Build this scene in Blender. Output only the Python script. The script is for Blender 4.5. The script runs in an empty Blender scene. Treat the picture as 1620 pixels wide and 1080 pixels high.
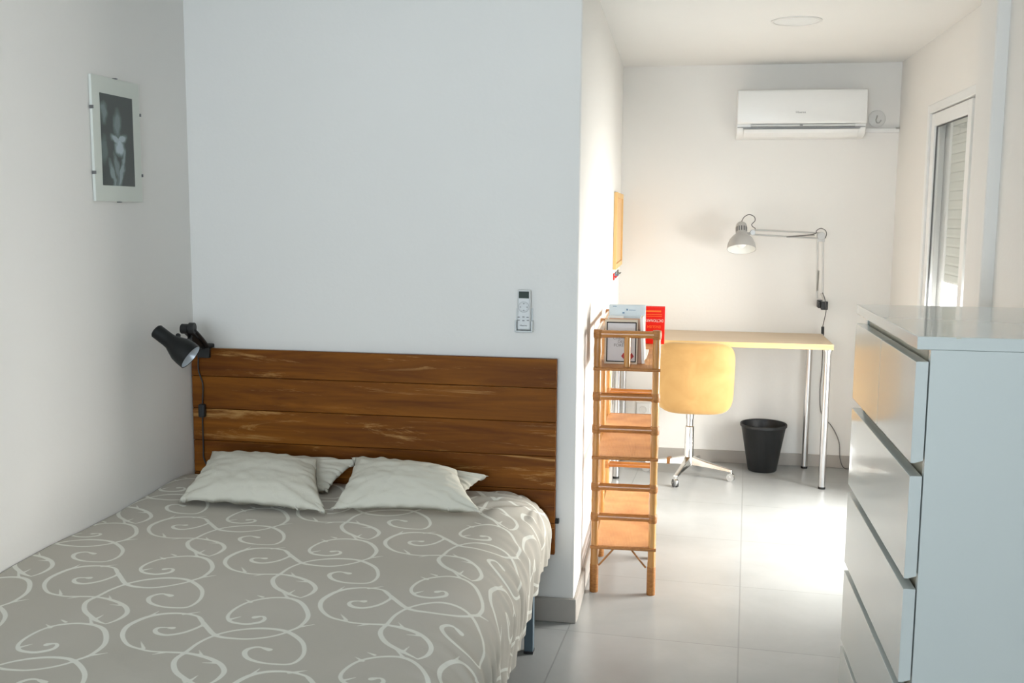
import bpy, bmesh, math, random
import numpy as np
from mathutils import Vector, Matrix, noise
random.seed(7)
C = bpy.context.scene.collection
SC = bpy.context.scene

# ------------------------------------------------------------------ camera
F_PX, YAW, PIT, ROL, CAM_H = 1614.7, -0.1708, 0.1235, 0.0075, 1.4789
cy, sy = math.cos(YAW), math.sin(YAW)
fwd = Vector((sy*math.cos(PIT), cy*math.cos(PIT), -math.sin(PIT)))
rgt = Vector((cy, -sy, 0)); upv = rgt.cross(fwd)
r2 = rgt*math.cos(ROL)+upv*math.sin(ROL); u2 = upv*math.cos(ROL)-rgt*math.sin(ROL)
cam = bpy.data.cameras.new('camera'); camo = bpy.data.objects.new('camera', cam); C.objects.link(camo)
cam.sensor_width = 36; cam.lens = F_PX/1620*36; cam.clip_start = 0.02
camo.matrix_world = Matrix(((r2.x, u2.x, -fwd.x, 0), (r2.y, u2.y, -fwd.y, 0), (r2.z, u2.z, -fwd.z, CAM_H), (0, 0, 0, 1)))
SC.camera = camo

# ------------------------------------------------------------------ world, daylight, exposure
w = bpy.data.worlds.new('world'); SC.world = w; w.use_nodes = True
w.node_tree.nodes['Background'].inputs[0].default_value = (0.86, 0.93, 1.0, 1)
w.node_tree.nodes['Background'].inputs[1].default_value = 4.0
def area(name, loc, direction, sx, sy_, power, col, spread=180):
    l = bpy.data.lights.new(name, 'AREA'); l.shape = 'RECTANGLE'; l.size = sx; l.size_y = sy_
    l.energy = power; l.color = col; l.spread = math.radians(spread)
    o = bpy.data.objects.new(name, l); C.objects.link(o); o.location = loc
    o.rotation_euler = Vector(direction).to_track_quat('-Z', 'Y').to_euler()
    return o
# daylight outside the study's balcony door (under the half-lowered shutter) and outside the bedroom window behind the camera
area('daylight_study', (2.45, 4.75, 1.15), (-1, 0, -0.1), 1.9, 1.7, 405, (1.0, 0.96, 0.925))
area('daylight_bedroom', (-0.55, -1.95, 1.45), (0, 1, 0.14), 1.9, 1.3, 26, (0.73, 0.87, 1.0), 90)
SC.view_settings.view_transform = 'Standard'; SC.view_settings.look = 'None'
SC.view_settings.exposure = 0.0; SC.view_settings.gamma = 1.0
SC.view_settings.use_curve_mapping = False

# ------------------------------------------------------------------ materials
def srgb(r, g, b):
    f = lambda c: (c/255/12.92) if c/255 <= .04045 else ((c/255+.055)/1.055)**2.4
    return (f(r), f(g), f(b), 1)
class NT:
    def __init__(s, name):
        s.m = bpy.data.materials.new(name); s.m.use_nodes = True; s.t = s.m.node_tree
        s.b = s.t.nodes['Principled BSDF']; s.out = s.t.nodes['Material Output']
    def n(s, typ, **kw):
        x = s.t.nodes.new(typ)
        for k, v in kw.items():
            if k in x.inputs.keys(): x.inputs[k].default_value = v
            else: setattr(x, k, v)
        return x
    def l(s, a, b): s.t.links.new(a, b)
    def ramp(s, fac, stops):
        r = s.n('ShaderNodeValToRGB'); e = r.color_ramp.elements
        e[0].position, e[0].color = stops[0]; e[1].position, e[1].color = stops[-1]
        for p, c in stops[1:-1]:
            k = e.new(p); k.color = c
        s.l(fac, r.inputs[0]); return r.outputs[0]
    def coords(s, scale=(1, 1, 1), rot=(0, 0, 0), loc=(0, 0, 0), kind='Object'):
        tc = s.n('ShaderNodeTexCoord'); mp = s.n('ShaderNodeMapping')
        mp.inputs['Scale'].default_value = scale; mp.inputs['Rotation'].default_value = rot; mp.inputs['Location'].default_value = loc
        s.l(tc.outputs[kind], mp.inputs[0]); return mp.outputs[0]
    def bump(s, h, strength=.2, dist=.01):
        b = s.n('ShaderNodeBump'); b.inputs['Strength'].default_value = strength; b.inputs['Distance'].default_value = dist
        s.l(h, b.inputs['Height']); s.l(b.outputs[0], s.b.inputs['Normal'])
def simple(name, col, rough=.5, metal=0., var=.04, scale=12, bump=0, bscale=120, coat=0, spec=.5):
    k = NT(name); k.b.inputs['Roughness'].default_value = rough; k.b.inputs['Metallic'].default_value = metal
    k.b.inputs['Coat Weight'].default_value = coat; k.b.inputs['Specular IOR Level'].default_value = spec
    v = k.coords(); nz = k.n('ShaderNodeTexNoise', Scale=scale, Detail=4.0); k.l(v, nz.inputs['Vector'])
    a = tuple(c*(1-var) for c in col[:3])+(1,); b = tuple(min(1, c*(1+var)) for c in col[:3])+(1,)
    k.l(k.ramp(nz.outputs['Fac'], [(.3, a), (.7, b)]), k.b.inputs['Base Color'])
    if bump:
        n2 = k.n('ShaderNodeTexNoise', Scale=bscale, Detail=3.0); k.l(v, n2.inputs['Vector']); k.bump(n2.outputs['Fac'], bump, .004)
    return k.m
def stretched_wood(name, stops, scale, rough=.5, bump=.15, coat=0, worn=None, island=False, spec=.4):
    k = NT(name); k.b.inputs['Roughness'].default_value = rough; k.b.inputs['Coat Weight'].default_value = coat
    k.b.inputs['Specular IOR Level'].default_value = spec
    v = k.coords(scale)
    if island:
        geo = k.n('ShaderNodeNewGeometry'); mul = k.n('ShaderNodeMath', operation='MULTIPLY'); mul.inputs[1].default_value = 37.
        k.l(geo.outputs['Random Per Island'], mul.inputs[0]); add = k.n('ShaderNodeVectorMath', operation='ADD')
        k.l(v, add.inputs[0]); k.l(mul.outputs[0], add.inputs[1]); v = add.outputs[0]
    n1 = k.n('ShaderNodeTexNoise', Scale=1.0, Detail=7.0, Roughness=.62, Distortion=.6); k.l(v, n1.inputs['Vector'])
    col = k.ramp(n1.outputs['Fac'], stops)
    if worn:
        n2 = k.n('ShaderNodeTexNoise', Scale=.8, Detail=10.0, Roughness=.74, Distortion=1.4); k.l(v, n2.inputs['Vector'])
        msk = k.ramp(n2.outputs['Fac'], [(.565, (0, 0, 0, 1)), (.66, (.7, .7, .7, 1))])
        mx = k.n('ShaderNodeMix', data_type='RGBA'); k.l(msk, mx.inputs[0]); k.l(col, mx.inputs[6]); mx.inputs[7].default_value = worn
        col = mx.outputs[2]
    k.l(col, k.b.inputs['Base Color'])
    if bump: k.bump(n1.outputs['Fac'], bump, .004)
    return k.m
M = {}
M['wall'] = simple('white_paint', (.82, .80, .76, 1), .75, var=.012, scale=1.5, bump=.12, bscale=60, spec=.25)
M['ceiling'] = simple('ceiling_paint', (.82, .81, .78, 1), .85, var=.01, scale=1.5, spec=.2)
M['skirting'] = simple('skirting_tile', srgb(172, 166, 158), .45, var=.05, scale=8)
M['lacquer'] = simple('white_lacquer', (.60, .64, .615, 1), .12, var=.004, scale=2, coat=.3)
M['recess'] = simple('drawer_recess', srgb(196, 190, 170), .45, var=.02)
M['white_plastic'] = simple('white_plastic', (.80, .80, .78, 1), .32, var=.008)
M['ac_strip'] = simple('display_strip', srgb(196, 199, 197), .25, var=.01)
M['grey_mark'] = simple('grey_print', srgb(120, 120, 120), .5, var=.0)
M['dark_mark'] = simple('dark_print', srgb(70, 70, 74), .5, var=.0)
M['remote'] = simple('remote_plastic', (.66, .67, .66, 1), .35, var=.01)
M['remote_holder'] = simple('holder_plastic', (.60, .63, .62, 1), .3, var=.01)
M['lcd'] = simple('lcd_glass', srgb(50, 62, 54), .35, var=.05, spec=.15)
M['black_metal'] = simple('black_enamel', (.008, .009, .009, 1), .45, var=.1, spec=.3)
M['black_plastic'] = simple('black_plastic', (.014, .015, .016, 1), .5, var=.1)
M['basket'] = simple('black_bin_plastic', (.012, .013, .014, 1), .42, var=.1, scale=30)
M['silver_inner'] = simple('silver_reflector', (.75, .80, .85, 1), .35, .6, var=.03)
M['bulb'] = simple('frosted_bulb', (.85, .86, .84, 1), .3, var=.01)
M['lamp_grey'] = simple('silver_grey_enamel', (.50, .49, .47, 1), .33, .35, var=.02)
M['lamp_white'] = simple('lamp_inner_white', (.85, .85, .80, 1), .5, var=.01)
M['chrome'] = simple('polished_aluminium', (.82, .82, .80, 1), .16, 1., var=.02)
M['steel_leg'] = simple('brushed_steel', (.62, .62, .62, 1), .28, 1., var=.03)
M['cord'] = simple('dark_cord', (.10, .09, .085, 1), .6, var=.1)
M['frame_steel'] = simple('blue_grey_steel', srgb(92, 110, 120), .4, .2, var=.04)
M['mattress'] = simple('dark_mattress_fabric', srgb(70, 72, 78), .9, var=.1, bump=.2)
M['alu_white'] = simple('white_aluminium', (.80, .80, .78, 1), .3, var=.01)
M['shutter'] = simple('shutter_slats', (.62, .64, .60, 1), .5, var=.02)
M['gasket'] = simple('dark_gasket', (.08, .08, .08, 1), .6)
M['hook'] = simple('hook_metal', (.42, .41, .38, 1), .3, .9)
M['mustard'] = None
M['mat_paper'] = simple('passepartout', srgb(226, 228, 220), .7, var=.01)
M['clip'] = simple('clip_steel', (.25, .25, .26, 1), .35, .9)
M['light_ring'] = simple('white_ring', (.72, .71, .68, 1), .4)
M['cork'] = simple('cork', srgb(226, 184, 134), .9, var=.12, scale=160, bump=.3)
M['pine'] = stretched_wood('pale_pine', [(.3, srgb(216, 170, 104)), (.7, srgb(234, 196, 134))], (20, 3, 3))
M['desk_top'] = stretched_wood('birch_veneer', [(.3, srgb(212, 188, 156)), (.7, srgb(220, 199, 170))], (1.2, 14, 14), rough=.4, bump=.02)
M['desk_edge'] = stretched_wood('birch_edge', [(.3, srgb(222, 184, 122)), (.7, srgb(236, 204, 146))], (1.2, 30, 30), rough=.45, bump=.02)
M['headboard'] = stretched_wood('worn_stained_pine', [(.25, srgb(72, 36, 4)), (.42, srgb(106, 58, 10)), (.58, srgb(130, 76, 16)), (.78, srgb(154, 96, 30))],
                                (1.5, 9, 17), rough=.55, bump=.25, worn=srgb(198, 152, 92), island=True, spec=.18)
M['groove'] = simple('dark_groove', srgb(40, 20, 8), .8)
M['rattan'] = stretched_wood('bamboo_cane', [(.25, srgb(150, 98, 46)), (.5, srgb(180, 128, 66)), (.8, srgb(206, 158, 94))], (26, 26, 3.5), rough=.28, bump=.05, coat=.3, spec=.6)
M['rattan_h'] = stretched_wood('cane_rail', [(.25, srgb(140, 82, 34)), (.5, srgb(172, 112, 52)), (.8, srgb(196, 142, 76))], (4, 26, 26), rough=.28, bump=.05, coat=.3, spec=.6)
M['binding'] = stretched_wood('cane_binding', [(.3, srgb(138, 88, 42)), (.7, srgb(180, 124, 66))], (60, 60, 200), rough=.4, bump=.3)
M['gold'] = simple('golden_brown', srgb(208, 150, 70), .4, .2, var=.2, scale=60)
def paper(name, rgb, rough=.6): return simple(name, srgb(*rgb), rough, var=.01, spec=.15)
M['cover_cream'] = paper('cream_cover', (216, 204, 186)); M['cover_peach'] = paper('peach_cover', (214, 172, 146))
M['cover_white'] = paper('white_cover', (232, 233, 230)); M['cover_ice'] = paper('pale_blue_cover', (222, 232, 236))
M['pages'] = paper('page_block', (240, 234, 214), .8); M['black_ink'] = paper('black_ink', (26, 20, 20)); M['grey_ink'] = paper('grey_ink', (120, 116, 112))
M['red_ink'] = paper('rose_ink', (176, 70, 72)); M['red_cover'] = paper('red_cover', (226, 30, 14), .3); M['orange_ink'] = paper('orange_ink', (255, 120, 50))
M['white_ink'] = paper('white_ink', (255, 226, 214)); M['panel_grey'] = paper('pale_grey_panel', (206, 206, 208)); M['brown_cover'] = paper('brown_cover', (168, 84, 40))
M['blue_ink'] = paper('blue_ink', (120, 150, 176)); M['magnet_red'] = paper('red_plastic', (214, 60, 56)); M['magnet_blue'] = paper('blue_grey_plastic', (120, 134, 150))
M['magnet_grey'] = paper('grey_plastic', (120, 120, 112))

def velvet():
    k = NT('mustard_velvet'); v = k.coords()
    n = k.n('ShaderNodeTexNoise', Scale=7.0, Detail=5.0, Distortion=1.0); k.l(v, n.inputs['Vector'])
    k.l(k.ramp(n.outputs['Fac'], [(.3, srgb(170, 130, 74)), (.7, srgb(185, 147, 90))]), k.b.inputs['Base Color'])
    k.b.inputs['Roughness'].default_value = .8; k.b.inputs['Sheen Weight'].default_value = .5; k.b.inputs['Sheen Tint'].default_value = (1, .85, .55, 1)
    n2 = k.n('ShaderNodeTexNoise', Scale=400.0); k.l(v, n2.inputs['Vector']); k.bump(n2.outputs['Fac'], .15, .002)
    return k.m
M['mustard'] = velvet()
def linen(name, rgb, sc=900):
    k = NT(name); v = k.coords()
    n = k.n('ShaderNodeTexNoise', Scale=3.0, Detail=4.0); k.l(v, n.inputs['Vector'])
    c = srgb(*rgb); k.l(k.ramp(n.outputs['Fac'], [(.3, tuple(x*.96 for x in c[:3])+(1,)), (.7, c)]), k.b.inputs['Base Color'])
    k.b.inputs['Roughness'].default_value = .9; k.b.inputs['Specular IOR Level'].default_value = .15
    n2 = k.n('ShaderNodeTexNoise', Scale=28.0, Detail=5.0, Distortion=.8); k.l(v, n2.inputs['Vector']); k.bump(n2.outputs['Fac'], .35, .006)
    return k.m
M['pillow'] = linen('cream_pillowcase', (216, 213, 199))
def woven():
    k = NT('woven_cane_shelf'); v = k.coords((1, 1, 1))
    w1 = k.n('ShaderNodeTexWave', Scale=55.0, Distortion=.6); w1.bands_direction = 'X'; k.l(v, w1.inputs['Vector'])
    w2 = k.n('ShaderNodeTexWave', Scale=55.0, Distortion=.6); w2.bands_direction = 'Y'; k.l(v, w2.inputs['Vector'])
    mx = k.n('ShaderNodeMath', operation='MULTIPLY'); k.l(w1.outputs['Fac'], mx.inputs[0]); k.l(w2.outputs['Fac'], mx.inputs[1])
    n = k.n('ShaderNodeTexNoise', Scale=9.0, Detail=4.0); k.l(v, n.inputs['Vector'])
    ad = k.n('ShaderNodeMath', operation='MULTIPLY_ADD'); k.l(mx.outputs[0], ad.inputs[0]); ad.inputs[1].default_value = .35; k.l(n.outputs['Fac'], ad.inputs[2])
    k.l(k.ramp(ad.outputs[0], [(.3, srgb(160, 106, 60)), (.8, srgb(198, 146, 94))]), k.b.inputs['Base Color'])
    k.b.inputs['Roughness'].default_value = .6; k.bump(mx.outputs[0], .3, .003)
    return k.m
M['woven'] = woven()
def tiles():
    k = NT('grey_porcelain_tiles'); tt = -0.0552; gx, gy = 0.2054, 3.4579
    c, s = math.cos(-tt), math.sin(-tt)
    v = k.coords((1, 1, 1), (0, 0, -tt), (-(c*gx-s*gy)+6, -(s*gx+c*gy)+6, 0))
    br = k.n('ShaderNodeTexBrick'); br.offset = 0; br.squash = 1
    for a, b in (('Scale', 1.0), ('Brick Width', .6), ('Row Height', .6), ('Mortar Size', .0028), ('Mortar Smooth', .2), ('Bias', 0.)): br.inputs[a].default_value = b
    k.l(v, br.inputs['Vector'])
    br.inputs['Color1'].default_value = (.95, .95, .95, 1); br.inputs['Color2'].default_value = (1, 1, 1, 1); br.inputs['Mortar'].default_value = (.74, .74, .74, 1)
    n = k.n('ShaderNodeTexNoise', Scale=2.2, Detail=8.0, Roughness=.6, Distortion=.4); k.l(v, n.inputs['Vector'])
    col = k.ramp(n.outputs['Fac'], [(.3, (.325, .335, .328, 1)), (.7, (.41, .422, .413, 1))])
    mx = k.n('ShaderNodeMix', data_type='RGBA', blend_type='MULTIPLY'); mx.inputs[0].default_value = 1
    k.l(col, mx.inputs[6]); k.l(br.outputs['Color'], mx.inputs[7]); k.l(mx.outputs[2], k.b.inputs['Base Color'])
    k.b.inputs['Roughness'].default_value = .3
    inv = k.n('ShaderNodeMath', operation='SUBTRACT'); inv.inputs[0].default_value = 1; k.l(br.outputs['Fac'], inv.inputs[1]); k.bump(inv.outputs[0], .3, .002)
    return k.m
M['floor'] = tiles()
def glass():
    k = NT('clear_glass'); k.t.nodes.remove(k.b)
    tr = k.n('ShaderNodeBsdfTransparent'); tr.inputs[0].default_value = (.985, .992, .988, 1); gl = k.n('ShaderNodeBsdfGlossy'); gl.inputs['Roughness'].default_value = .02
    fr = k.n('ShaderNodeFresnel'); fr.inputs[0].default_value = 1.45; mx = k.n('ShaderNodeMixShader')
    ge = k.n('ShaderNodeNewGeometry'); sb = k.n('ShaderNodeMath', operation='SUBTRACT'); sb.inputs[0].default_value = 1; k.l(ge.outputs['Backfacing'], sb.inputs[1]); ml = k.n('ShaderNodeMath', operation='MULTIPLY'); k.l(fr.outputs[0], ml.inputs[0]); k.l(sb.outputs[0], ml.inputs[1]); k.l(ml.outputs[0], mx.inputs[0]); k.l(tr.outputs[0], mx.inputs[1]); k.l(gl.outputs[0], mx.inputs[2]); k.l(mx.outputs[0], k.out.inputs[0])
    return k.m
M['glass'] = glass()
def duvet_mat():
    k = NT('scroll_print_cotton'); v = k.coords()
    at = k.n('ShaderNodeAttribute', attribute_name='scroll_distance')
    mr = k.n('ShaderNodeMapRange'); mr.inputs['From Min'].default_value = -.0007; mr.inputs['From Max'].default_value = .0007
    mr.inputs['To Min'].default_value = 1; mr.inputs['To Max'].default_value = 0; k.l(at.outputs['Fac'], mr.inputs['Value'])
    n = k.n('ShaderNodeTexNoise', Scale=2.5, Detail=4.0); k.l(v, n.inputs['Vector'])
    base = k.ramp(n.outputs['Fac'], [(.3, srgb(188, 183, 171)), (.7, srgb(196, 190, 179))])
    mx = k.n('ShaderNodeMix', data_type='RGBA'); k.l(mr.outputs[0], mx.inputs[0]); k.l(base, mx.inputs[6]); mx.inputs[7].default_value = srgb(230, 229, 219)
    k.l(mx.outputs[2], k.b.inputs['Base Color']); k.b.inputs['Roughness'].default_value = .88; k.b.inputs['Specular IOR Level'].default_value = .15
    n2 = k.n('ShaderNodeTexNoise', Scale=22.0, Detail=5.0, Distortion=.7); k.l(v, n2.inputs['Vector']); k.bump(n2.outputs['Fac'], .22, .006)
    return k.m
M['duvet'] = duvet_mat()
def photo_print():
    # a dark botanical photograph: pale flower shapes on near-black green, drawn as soft blobs in the picture's own plane (object space Y, Z)
    k = NT('flower_photograph'); tc = k.n('ShaderNodeTexCoord'); sp = k.n('ShaderNodeSeparateXYZ'); 
    nz = k.n('ShaderNodeTexNoise', Scale=30.0, Detail=3.0); k.l(tc.outputs['Object'], nz.inputs['Vector'])
    wob = k.n('ShaderNodeVectorMath', operation='MULTIPLY_ADD'); k.l(nz.outputs['Color'], wob.inputs[0]); wob.inputs[1].default_value = (.03, .03, .03); k.l(tc.outputs['Object'], wob.inputs[2])
    k.l(wob.outputs[0], sp.inputs[0]); total = None
    for (y, z, ry, rz, a, val) in PHOTO_BLOBS:
        y += .015; z += .015
        comb = k.n('ShaderNodeCombineXYZ')
        for ax, idx, c0, rr in (('y', 1, y, ry), ('z', 2, z, rz)):
            m1 = k.n('ShaderNodeMath', operation='SUBTRACT'); k.l(sp.outputs[idx], m1.inputs[0]); m1.inputs[1].default_value = c0
            k.l(m1.outputs[0], comb.inputs[0 if ax == 'y' else 1])
        ro = k.n('ShaderNodeVectorRotate', rotation_type='Z_AXIS'); k.l(comb.outputs[0], ro.inputs[0]); ro.inputs['Angle'].default_value = a
        sc = k.n('ShaderNodeVectorMath', operation='DIVIDE'); k.l(ro.outputs[0], sc.inputs[0]); sc.inputs[1].default_value = (ry, rz, 1)
        ln = k.n('ShaderNodeVectorMath', operation='LENGTH'); k.l(sc.outputs[0], ln.inputs[0])
        mr = k.n('ShaderNodeMapRange'); mr.inputs['From Min'].default_value = 1.15; mr.inputs['From Max'].default_value = .55
        mr.inputs['To Min'].default_value = 0; mr.inputs['To Max'].default_value = val; k.l(ln.outputs['Value'], mr.inputs['Value'])
        if total is None: total = mr.outputs[0]
        else:
            mm = k.n('ShaderNodeMath', operation='MAXIMUM'); k.l(total, mm.inputs[0]); k.l(mr.outputs[0], mm.inputs[1]); total = mm.outputs[0]
    k.l(k.ramp(total, [(0, srgb(36, 46, 40)), (.5, srgb(110, 126, 124)), (1, srgb(188, 200, 208))]), k.b.inputs['Base Color'])
    k.b.inputs['Roughness'].default_value = .45
    return k.m
PHOTO_BLOBS = [(.0, .055, .024, .05, 0, .55), (-.012, .004, .035, .014, .3, .9), (.024, .008, .034, .014, -.3, .95), (.008, -.02, .03, .03, 0, 1), (.03, -.05, .012, .04, .2, .7),
               (-.075, .085, .02, .035, 0, .55), (-.08, -.03, .02, .045, 0, .35), (-.012, -.085, .016, .05, -.25, .55), (-.035, -.11, .013, .055, -.35, .65), (.014, -.105, .015, .055, .35, .75), (-.008, -.115, .01, .05, 0, .4)]
M['photo'] = photo_print()

# ------------------------------------------------------------------ mesh helpers (world coordinates; part() moves them into the parent's space)
WL = {}
def tag(o, label=None, cat=None, group=None, kind=None):
    if label: o['label'] = label
    if cat: o['category'] = cat
    if group: o['group'] = group
    if kind: o['kind'] = kind
    return o
def thing(name, label, cat, loc, group=None):
    o = bpy.data.objects.new(name, None); C.objects.link(o); o.location = loc; o.empty_display_size = .05
    WL[o.name] = Vector(loc); return tag(o, label, cat, group)
def smooth_by_angle(me, deg=40):
    lim = math.cos(math.radians(deg)); b = bmesh.new(); b.from_mesh(me)
    for f in b.faces: f.smooth = True
    for e in b.edges:
        if len(e.link_faces) == 2: e.smooth = e.link_faces[0].normal.dot(e.link_faces[1].normal) > lim
    b.to_mesh(me); b.free()
def obj(name, bm, mat, parent=None, loc=None, bevel=0, seg=2, smooth=True, recalc=True):
    if recalc: bmesh.ops.recalc_face_normals(bm, faces=bm.faces)
    base = WL[parent.name] if parent else Vector(loc or (0, 0, 0))
    bm.transform(Matrix.Translation(-base))
    me = bpy.data.meshes.new(name); bm.to_mesh(me); bm.free()
    o = bpy.data.objects.new(name, me); C.objects.link(o); WL[o.name] = base
    if parent: o.parent = parent
    else: o.location = base
    for m_ in (mat if isinstance(mat, (list, tuple)) else [mat]): me.materials.append(m_)
    if smooth: smooth_by_angle(me)
    if bevel:
        b = o.modifiers.new('bevel', 'BEVEL'); b.width = bevel; b.segments = seg; b.limit_method = 'ANGLE'; b.harden_normals = False
    return o
def box(bm, x0, x1, y0, y1, z0, z1, rot=0, piv=None, mi=0):
    vs = [bm.verts.new((x, y, z)) for x in (x0, x1) for y in (y0, y1) for z in (z0, z1)]
    fs = [(0, 1, 3, 2), (4, 6, 7, 5), (0, 4, 5, 1), (2, 3, 7, 6), (0, 2, 6, 4), (1, 5, 7, 3)]
    for f in fs: bm.faces.new([vs[i] for i in f]).material_index = mi
    if rot: bmesh.ops.rotate(bm, verts=vs, cent=piv or ((x0+x1)/2, (y0+y1)/2, 0), matrix=Matrix.Rotation(rot, 3, 'Z'))
    return vs
def B(*a, **k):
    bm = bmesh.new(); box(bm, *a, **k); return bm
def frame_of(axis):
    a = Vector(axis).normalized(); t = Vector((0, 0, 1)) if abs(a.z) < .9 else Vector((1, 0, 0))
    u = a.cross(t).normalized(); return a, u, a.cross(u).normalized()
def lathe(bm, prof, org, axis=(0, 0, 1), seg=32, cap=True):
    a, u, v = frame_of(axis); org = Vector(org); rings = []
    for r, t in prof:
        if r < 1e-5: rings.append([bm.verts.new(org+a*t)])
        else: rings.append([bm.verts.new(org+a*t+(u*math.cos(2*math.pi*i/seg)+v*math.sin(2*math.pi*i/seg))*r) for i in range(seg)])
    for A, Bq in zip(rings, rings[1:]):
        for i in range(seg):
            j = (i+1) % seg
            if len(A) == 1 and len(Bq) == 1: continue
            if len(A) == 1: bm.faces.new((A[0], Bq[i], Bq[j]))
            elif len(Bq) == 1: bm.faces.new((A[i], A[j], Bq[0]))
            else: bm.faces.new((A[i], A[j], Bq[j], Bq[i]))
    if cap:
        for R_ in (rings[0], rings[-1]):
            if len(R_) > 2: bm.faces.new(R_)
def cyl(bm, a, b, r, r1=None, seg=20):
    a, b = Vector(a), Vector(b); lathe(bm, [(r, 0), (r if r1 is None else r1, (b-a).length)], a, b-a, seg)
def catmull(pts, n=8):
    P = [Vector(p) for p in pts]; P = [P[0]*2-P[1]]+P+[P[-1]*2-P[-2]]; out = []
    for i in range(1, len(P)-2):
        for k in range(n):
            t = k/n
            out.append(.5*((2*P[i])+(P[i+1]-P[i-1])*t+(2*P[i-1]-5*P[i]+4*P[i+1]-P[i+2])*t*t+(3*P[i]-P[i-1]-3*P[i+1]+P[i+2])*t**3))
    out.append(P[-2]); return out
def tube(bm, pts, r, seg=10, smooth=0):
    P = catmull(pts, smooth) if smooth else [Vector(p) for p in pts]
    if not hasattr(r, '__len__'): r = [r]*len(P)
    prev = None; rings = []
    for i, p in enumerate(P):
        d = (P[min(i+1, len(P)-1)]-P[max(i-1, 0)]).normalized()
        if prev is None: _, u, _ = frame_of(d)
        else: u = (prev-d*prev.dot(d)).normalized()
        prev = u; v = d.cross(u)
        rings.append([bm.verts.new(p+(u*math.cos(2*math.pi*k/seg)+v*math.sin(2*math.pi*k/seg))*r[i]) for k in range(seg)])
    for A, Bq in zip(rings, rings[1:]):
        for k in range(seg): bm.faces.new((A[k], A[(k+1) % seg], Bq[(k+1) % seg], Bq[k]))
    bm.faces.new(rings[0]); bm.faces.new(rings[-1])
def T(*a, **k):
    bm = bmesh.new(); tube(bm, *a, **k); return bm
def CY(*a, **k):
    bm = bmesh.new(); cyl(bm, *a, **k); return bm
def prism(bm, poly, z0, z1):
    lo = [bm.verts.new((x, y, z0)) for x, y in poly]; hi = [bm.verts.new((x, y, z1)) for x, y in poly]; n = len(poly)
    bm.faces.new(lo[::-1]); bm.faces.new(hi)
    for i in range(n): bm.faces.new((lo[i], lo[(i+1) % n], hi[(i+1) % n], hi[i]))
def text(name, s, size, mat, parent, origin, xdir, ydir, depth=.0006, align='CENTER', sx=1.0):
    cu = bpy.data.curves.new(name, 'FONT'); cu.body = s; cu.size = size; cu.extrude = depth; cu.align_x = align; cu.align_y = 'CENTER'; cu.resolution_u = 3
    tmp = bpy.data.objects.new(name+'_tmp', cu); C.objects.link(tmp); dg = bpy.context.evaluated_depsgraph_get()
    me = bpy.data.meshes.new_from_object(tmp.evaluated_get(dg)); bpy.data.objects.remove(tmp); bpy.data.curves.remove(cu)
    bm = bmesh.new(); bm.from_mesh(me); bpy.data.meshes.remove(me)
    X, Y = Vector(xdir).normalized(), Vector(ydir).normalized(); Z = X.cross(Y); o = Vector(origin)
    bm.transform(Matrix(((X.x*sx, Y.x, Z.x, o.x), (X.y*sx, Y.y, Z.y, o.y), (X.z*sx, Y.z, Z.z, o.z), (0, 0, 0, 1))))
    return obj(name, bm, mat, parent, smooth=False)

# ================================================================== SETTING
XL, YP, YB, ZC = -1.837, 3.5685, 6.188, 2.3484
XS0, XS1 = -0.380, -0.412            # side face of the partition block, near and far end
XR, XRB, XP = 1.154, 0.985, 0.945     # study right wall, bedroom right wall, pier
def S(name, bm, mat, bevel=0): return tag(obj(name, bm, mat, bevel=bevel), kind='structure')
S('floor', B(-2.3, 1.9, -2.2, 6.7, -.12, 0), M['floor'])
S('ceiling', B(-2.3, 1.45, -1.86, 6.7, ZC, ZC+.15), M['ceiling'])
S('wall_left', B(XL-.2, XL, -1.86, YP, -.05, ZC+.02), M['wall'])
bm = bmesh.new(); prism(bm, [(XL-.2, YP), (XS0, YP), (XS1, YB), (XL-.2, YB)], -.05, ZC+.02); S('wall_partition', bm, M['wall'], .006)
S('wall_back', B(XL-.2, 1.35, YB, YB+.2, -.05, ZC+.02), M['wall'])
S('wall_right', B(XRB, XRB+.365, -1.86, YP, -.05, ZC+.02), M['wall'])
S('wall_pier', B(XP, XRB+.365, YP, 3.775, -.05, ZC+.02), M['wall'], .006)
DY0, DY1, DZ = 3.95, 5.452, 2.03
bm = bmesh.new(); box(bm, XR, XR+.196, 3.775, DY0, -.05, ZC+.02); box(bm, XR, XR+.196, DY1, YB, -.05, ZC+.02); box(bm, XR, XR+.196, DY0, DY1, DZ, ZC+.02)
S('wall_study', bm, M['wall'])
bm = bmesh.new(); box(bm, XL-.2, -1.5, -1.86, -1.66, -.05, ZC+.02); box(bm, .4, XRB, -1.86, -1.66, -.05, ZC+.02)
box(bm, -1.5, .4, -1.86, -1.66, 2.1, ZC+.02); box(bm, -1.5, .4, -1.86, -1.66, -.05, .6); S('wall_front', bm, M['wall'])
# skirting tiles
bm = bmesh.new(); prism(bm, [(-.6, YP-.012), (XS0+.010, YP-.012), (XS0+.013, YP+.02), (XS1+.013, YB-.014), (XS1, YB-.014), (XS0, YP), (-.6, YP)], 0, .092)
S('baseboard_partition', bm, M['skirting'], .004)
S('baseboard_back', B(XS1+.012, XR, YB-.012, YB, 0, .074), M['skirting'], .002)
S('baseboard_study', B(XR-.012, XR, DY1, YB-.013, 0, .074), M['skirting'], .002)
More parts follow.
